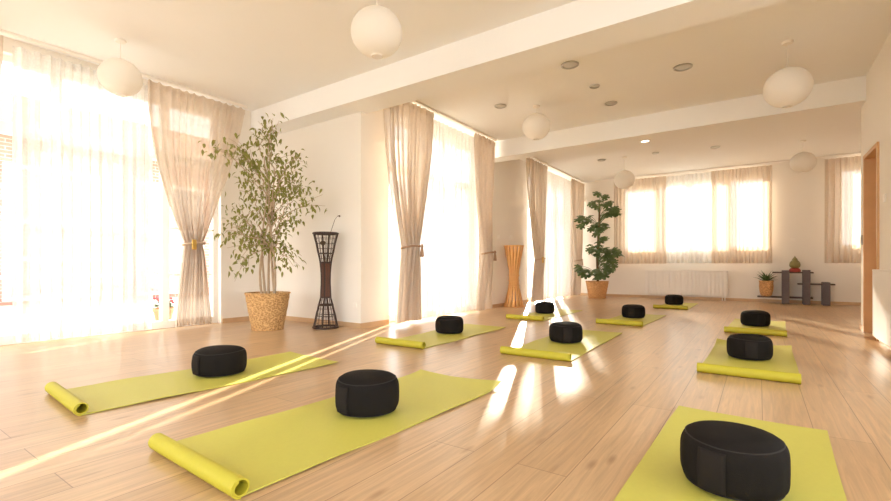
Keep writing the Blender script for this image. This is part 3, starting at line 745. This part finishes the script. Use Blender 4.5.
# ------------------------------------------------------------------ radiators
def radiator(label, L, H, D, loc, rotz, flutes=22):
    r = empty('radiator', loc, label, 'radiator', rotz=rotz)
    m = MB()
    def face(u, v):
        k = abs(math.sin(PI * flutes * u)) ** .35
        return ((u - .5) * L, -D / 2 - .010 * k, v * H)
    m.grid(face, flutes * 8, 1)
    m.box(-L / 2, L / 2, -D / 2 + .0, D / 2, 0, H)
    m.build('panel', M['white'], r)
    MB().box(-L / 2 - .004, L / 2 + .004, -D / 2 - .006, D / 2 + .004, H, H + .014).build('top_grille', M['white'], r, bevel=.004)
    for s in (-1, 1):
        MB().box(s * (L / 2 + .004) - .006, s * (L / 2 + .004) + .006, -D / 2 - .004, D / 2, 0, H).build('side_cover', M['white'], r, bevel=.003)
    MB().tube([(L / 2 - .05, 0, .01), (L / 2 - .05, 0, -loc[2])], .010, 8).build('pipe', M['white'], r, smooth=True)
    MB().tube([(L / 2 - .10, 0, .01), (L / 2 - .10, 0, -loc[2])], .010, 8).build('pipe', M['white'], r, smooth=True)
    MB().box(-L / 2 + .12, -L / 2 + .16, -.02, D / 2 + .035, H * .3, H * .7).build('wall_bracket', M['white'], r)
    MB().box(L / 2 - .28, L / 2 - .24, -.02, D / 2 + .035, H * .3, H * .7).build('wall_bracket', M['white'], r)
    return r
rr = radiator('long white fluted radiator under the far window', 1.76, .575, .085, (-1.48, YB - .08, .11), 0, 22)
rr2 = radiator('white flat radiator at the right picture edge beside the doorway', 1.5, .665, .065, (XR - .068, 5.54, .09), -PI / 2, 1)

# ------------------------------------------------------------------ ceiling: lanterns and downlights
def lantern(label, x, y, z, R):
    r = empty('paper_lantern', (x, y, CE), label, 'lamp', 'round paper lanterns')
    prof = []
    n = 40
    for k in range(n + 1):
        q = -PI / 2 + PI * k / n
        rad = R * math.cos(q) * (1 + (.010 if k % 2 else -.006)); prof.append((max(rad, .045 if k in (0, n) else .05), R * .94 * math.sin(q)))
    s = MB().lathe(prof, 36, (0, 0, z - CE), cap0=False, cap1=False).build('shade', M['paper'], r, smooth='full')
    MB().tube([(0, 0, z - CE + R * .94), (0, 0, -.02)], .003, 6).build('cord', M['white'], r)
    MB().lathe([(.045, -.022), (.05, -.012), (.05, 0)], 20).build('ceiling_cap', M['plastic'], r, smooth=True)
    return r
lantern('large paper lantern on the right, between the two ceiling beams', .24, 5.79, 2.63, .208)
lantern('paper lantern at the far right, in front of the bare far wall', .66, 10.5, 2.70, .195)
lantern('paper lantern at the far left, above the climbing plant', -2.32, 9.92, 2.62, .205)
lantern('paper lantern in front of the left end of the second beam', -2.62, 6.05, 2.80, .195)
lantern('pale paper lantern nearest the camera, above the front mats', -2.54, 2.68, 2.69, .205)
lantern('pale paper lantern hanging before the nearest left window', -5.33, 1.88, 2.72, .19)
def downlight(label, x, y, lit=False, R=.085):
    r = empty('recessed_downlight', (x, y, CE), label, 'ceiling light', 'recessed ceiling downlights')
    MB().lathe([(R, -.0005), (R, -.012), (R * .93, -.016), (R * .80, -.012), (R * .78, -.001)], 28).build('trim_ring', M['steel'], r, smooth=True)
    MB().lathe([(R * .77, -.004), (R * .5, -.007), (.005, -.007)], 24).build('lens', M['lit'] if lit else M['grille'], r, smooth=True)
    return r
dl = [(-1.77, 5.03, 'downlight nearest the first beam, in the middle bay'), (-.72, 5.83, 'downlight in the middle bay, left of the large lantern'),
      (-3.04, 5.75, 'downlight in the middle bay nearest the tasselled drapes'), (-1.72, 5.80, 'small downlight in the middle of the middle bay'),
      (-1.71, 6.54, 'downlight just before the second beam'), (-1.71, 8.87, 'glowing downlight just beyond the second beam'),
      (-.69, 10.09, 'downlight of the far bay above the right-hand drape'), (-2.79, 9.92, 'downlight of the far bay above the left window'),
      (-1.72, 9.92, 'small downlight in the centre of the far bay')]
for i, (x, y, lab) in enumerate(dl): downlight(lab, x, y, i == 5, .10 if i in (0, 1) else (.065 if i in (3, 8) else .085))

# small wall plates
def plate(name, label, cat, loc, axis, w, h, mat='plastic', button=True):
    r = empty(name, loc, label, cat)
    if axis == 'y':   # on a wall facing -Y
        MB().box(-w / 2, w / 2, -.010, -.0005, -h / 2, h / 2).build('cover_plate', M[mat], r, bevel=.002)
        MB().box(-w * .28, w * .28, -.015, -.010, -h * .28, h * .28).build('rocker', M[mat], r, bevel=.002)
    else:
        s = axis
        a, b = sorted((s * .0005, s * .010)); MB().box(a, b, -w / 2, w / 2, -h / 2, h / 2).build('cover_plate', M[mat], r, bevel=.002)
        a, b = sorted((s * .010, s * .015)); MB().box(a, b, -w * .28, w * .28, -h * .28, h * .28).build('rocker', M[mat], r, bevel=.002)
    return r
plate('light_switch', 'small white switch on the far wall above the plank shelf', 'switch', (.60, YB, 1.38), 'y', .08, .08)
plate('light_switch', 'small white switch on the right wall beside the door frame', 'switch', (XR, 6.36, 1.50), -1, .08, .08)
plate('wall_thermostat', 'small grey control on the wall edge left of the door frame', 'thermostat', (XR, 7.60, 1.13), -1, .09, .12, 'grey_plastic')
plate('wall_socket', 'small white socket low on the ficus wall near its corner', 'socket', (-4.33, PY0, .30), 'y', .07, .07)
plate('light_switch', 'small white switch left of the honey cane stand', 'switch', (XL, 7.90, 1.38), 1, .08, .08)
plate('wall_socket', 'small white control right above the honey cane stand', 'switch', (XL, 8.45, 1.40), 1, .08, .08)
ws = empty('wall_spotlight', (-3.93, YB, 2.66), 'small round wall light in the far left corner above the climbing plant', 'lamp')
MB().lathe([(.05, 0), (.05, .012), (.0, .014)], 20).build('base', M['plastic'], ws, smooth=True)
ws.children[0].rotation_euler = (PI / 2, 0, 0)
MB().lathe([(.015, -.065), (.05, -.045), (.062, 0), (.05, .045), (.015, .06)], 20, (0, -.075, 0)).build('globe', M['paper'], ws, smooth=True)

# ------------------------------------------------------------------ outside
S('ground', M['stone'], 'pale paved terrace outside the windows', (-60, 40, -40, 60, -.30, -.03))
fp = empty('flower_pot', (-6.95, 2.98, -.03), 'terracotta pot of red flowers outside the nearest left window', 'flower pot')
MB().lathe([(.09, 0), (.125, .19), (.14, .19), (.14, .24), (.125, .24), (.12, .2)], 28, cap1=False).build('pot', M['terracotta'], fp, smooth=True)
lm = MB(); pm = MB(); rnd = random.Random(8)
for k in range(70):
    a = rnd.uniform(0, 6.28); t = rnd.uniform(.1, 1.3); d = Vector((math.cos(a) * math.sin(t), math.sin(a) * math.sin(t), math.cos(t)))
    leaf(lm, Vector((d.x * .07, d.y * .07, .22 + .08 * d.z)), d, Vector((0, 0, 1)), rnd.uniform(.07, .12), .05)
for k in range(26):
    a = rnd.uniform(0, 6.28); r = rnd.uniform(0, .15); pm.lathe([(.001, -.018), (.02, -.008), (.024, .006), (.001, .016)], 8, (r * math.cos(a), r * math.sin(a), .36 + rnd.uniform(-.05, .05)))
lm.build('foliage', M['leaf_pot'], fp, recalc=False); pm.build('blossoms', M['petal'], fp, smooth=True)
bd = empty('neighbour_house', (-15.5, 2.0, -.03), 'red brick house with white windows beyond the nearest left window', 'house')
MB().box(-2.5, 2.5, -9, 6, 0, 3.6).build('walls', M['brick'], bd)
MB().box(-3, 3, -9.5, 6.5, 3.6, 3.75).build('eaves', M['pvc'], bd)
rf = MB(); rf.add([(-3, -9.5, 3.75), (3, -9.5, 3.75), (3, 6.5, 3.75), (-3, 6.5, 3.75), (0, -9.5, 5.2), (0, 6.5, 5.2)], [(0, 1, 4), (3, 5, 2), (1, 2, 5, 4), (0, 4, 5, 3)]); rf.build('roof', M['roof'], bd)
for y in (-6.5, -4, -1.3, 1.3, 3.75):
    w = MB().box(2.5, 2.56, y - .85, y + .85, .1, 3.0).build('window_frame', M['pvc'], bd)
    pn = MB()
    for ya, yb in ((-.77, -.05), (.05, .77)):
        for za, zb in ((.18, .95), (1.03, 1.75), (1.83, 2.92)): pn.box(2.56, 2.575, y + ya, y + yb, za, zb)
    pn.build('pane', M['pane_grey'], w)
# ------------------------------------------------------------------ light
w = bpy.data.worlds.new('sky'); scene.world = w; w.use_nodes = True
nt = w.node_tree; nt.nodes.clear()
bg = nt.nodes.new('ShaderNodeBackground'); wo = nt.nodes.new('ShaderNodeOutputWorld'); nt.links.new(bg.outputs[0], wo.inputs[0])
bg.inputs['Color'].default_value = (.96, .985, 1, 1); bg.inputs['Strength'].default_value = 3.6
sl = bpy.data.lights.new('sun', 'SUN'); sl.energy = 22; sl.angle = math.radians(.8); sl.color = (1, .90, .74)
so = bpy.data.objects.new('sun', sl); COL.objects.link(so)
el = math.radians(18); az = math.radians(-67)
d = Vector((math.cos(az) * math.cos(el), math.sin(az) * math.cos(el), -math.sin(el)))
so.rotation_euler = d.to_track_quat('-Z', 'Y').to_euler(); so.location = (-8, 20, 8)

# ------------------------------------------------------------------ camera
cam = bpy.data.cameras.new('camera'); co = bpy.data.objects.new('camera', cam); COL.objects.link(co)
cam.sensor_width = 36; cam.sensor_fit = 'HORIZONTAL'; cam.lens = 451 / 891 * 36
cam.clip_start = .05; cam.clip_end = 300
co.location = (0, 0, .8); co.rotation_euler = (math.radians(90), 0, math.radians(34.8)); cam.shift_y = 15.9 / 891
scene.camera = co
vs = scene.view_settings
vs.view_transform = 'Standard'; vs.look = 'None'; vs.gamma = 1; vs.use_curve_mapping = False; vs.exposure = 0.56
cy = scene.cycles
cy.max_bounces = 14; cy.diffuse_bounces = 9; cy.transmission_bounces = 8; cy.transparent_max_bounces = 16; cy.glossy_bounces = 4
cy.use_denoising = True; cy.sample_clamp_indirect = 12; cy.caustics_reflective = False; cy.caustics_refractive = False
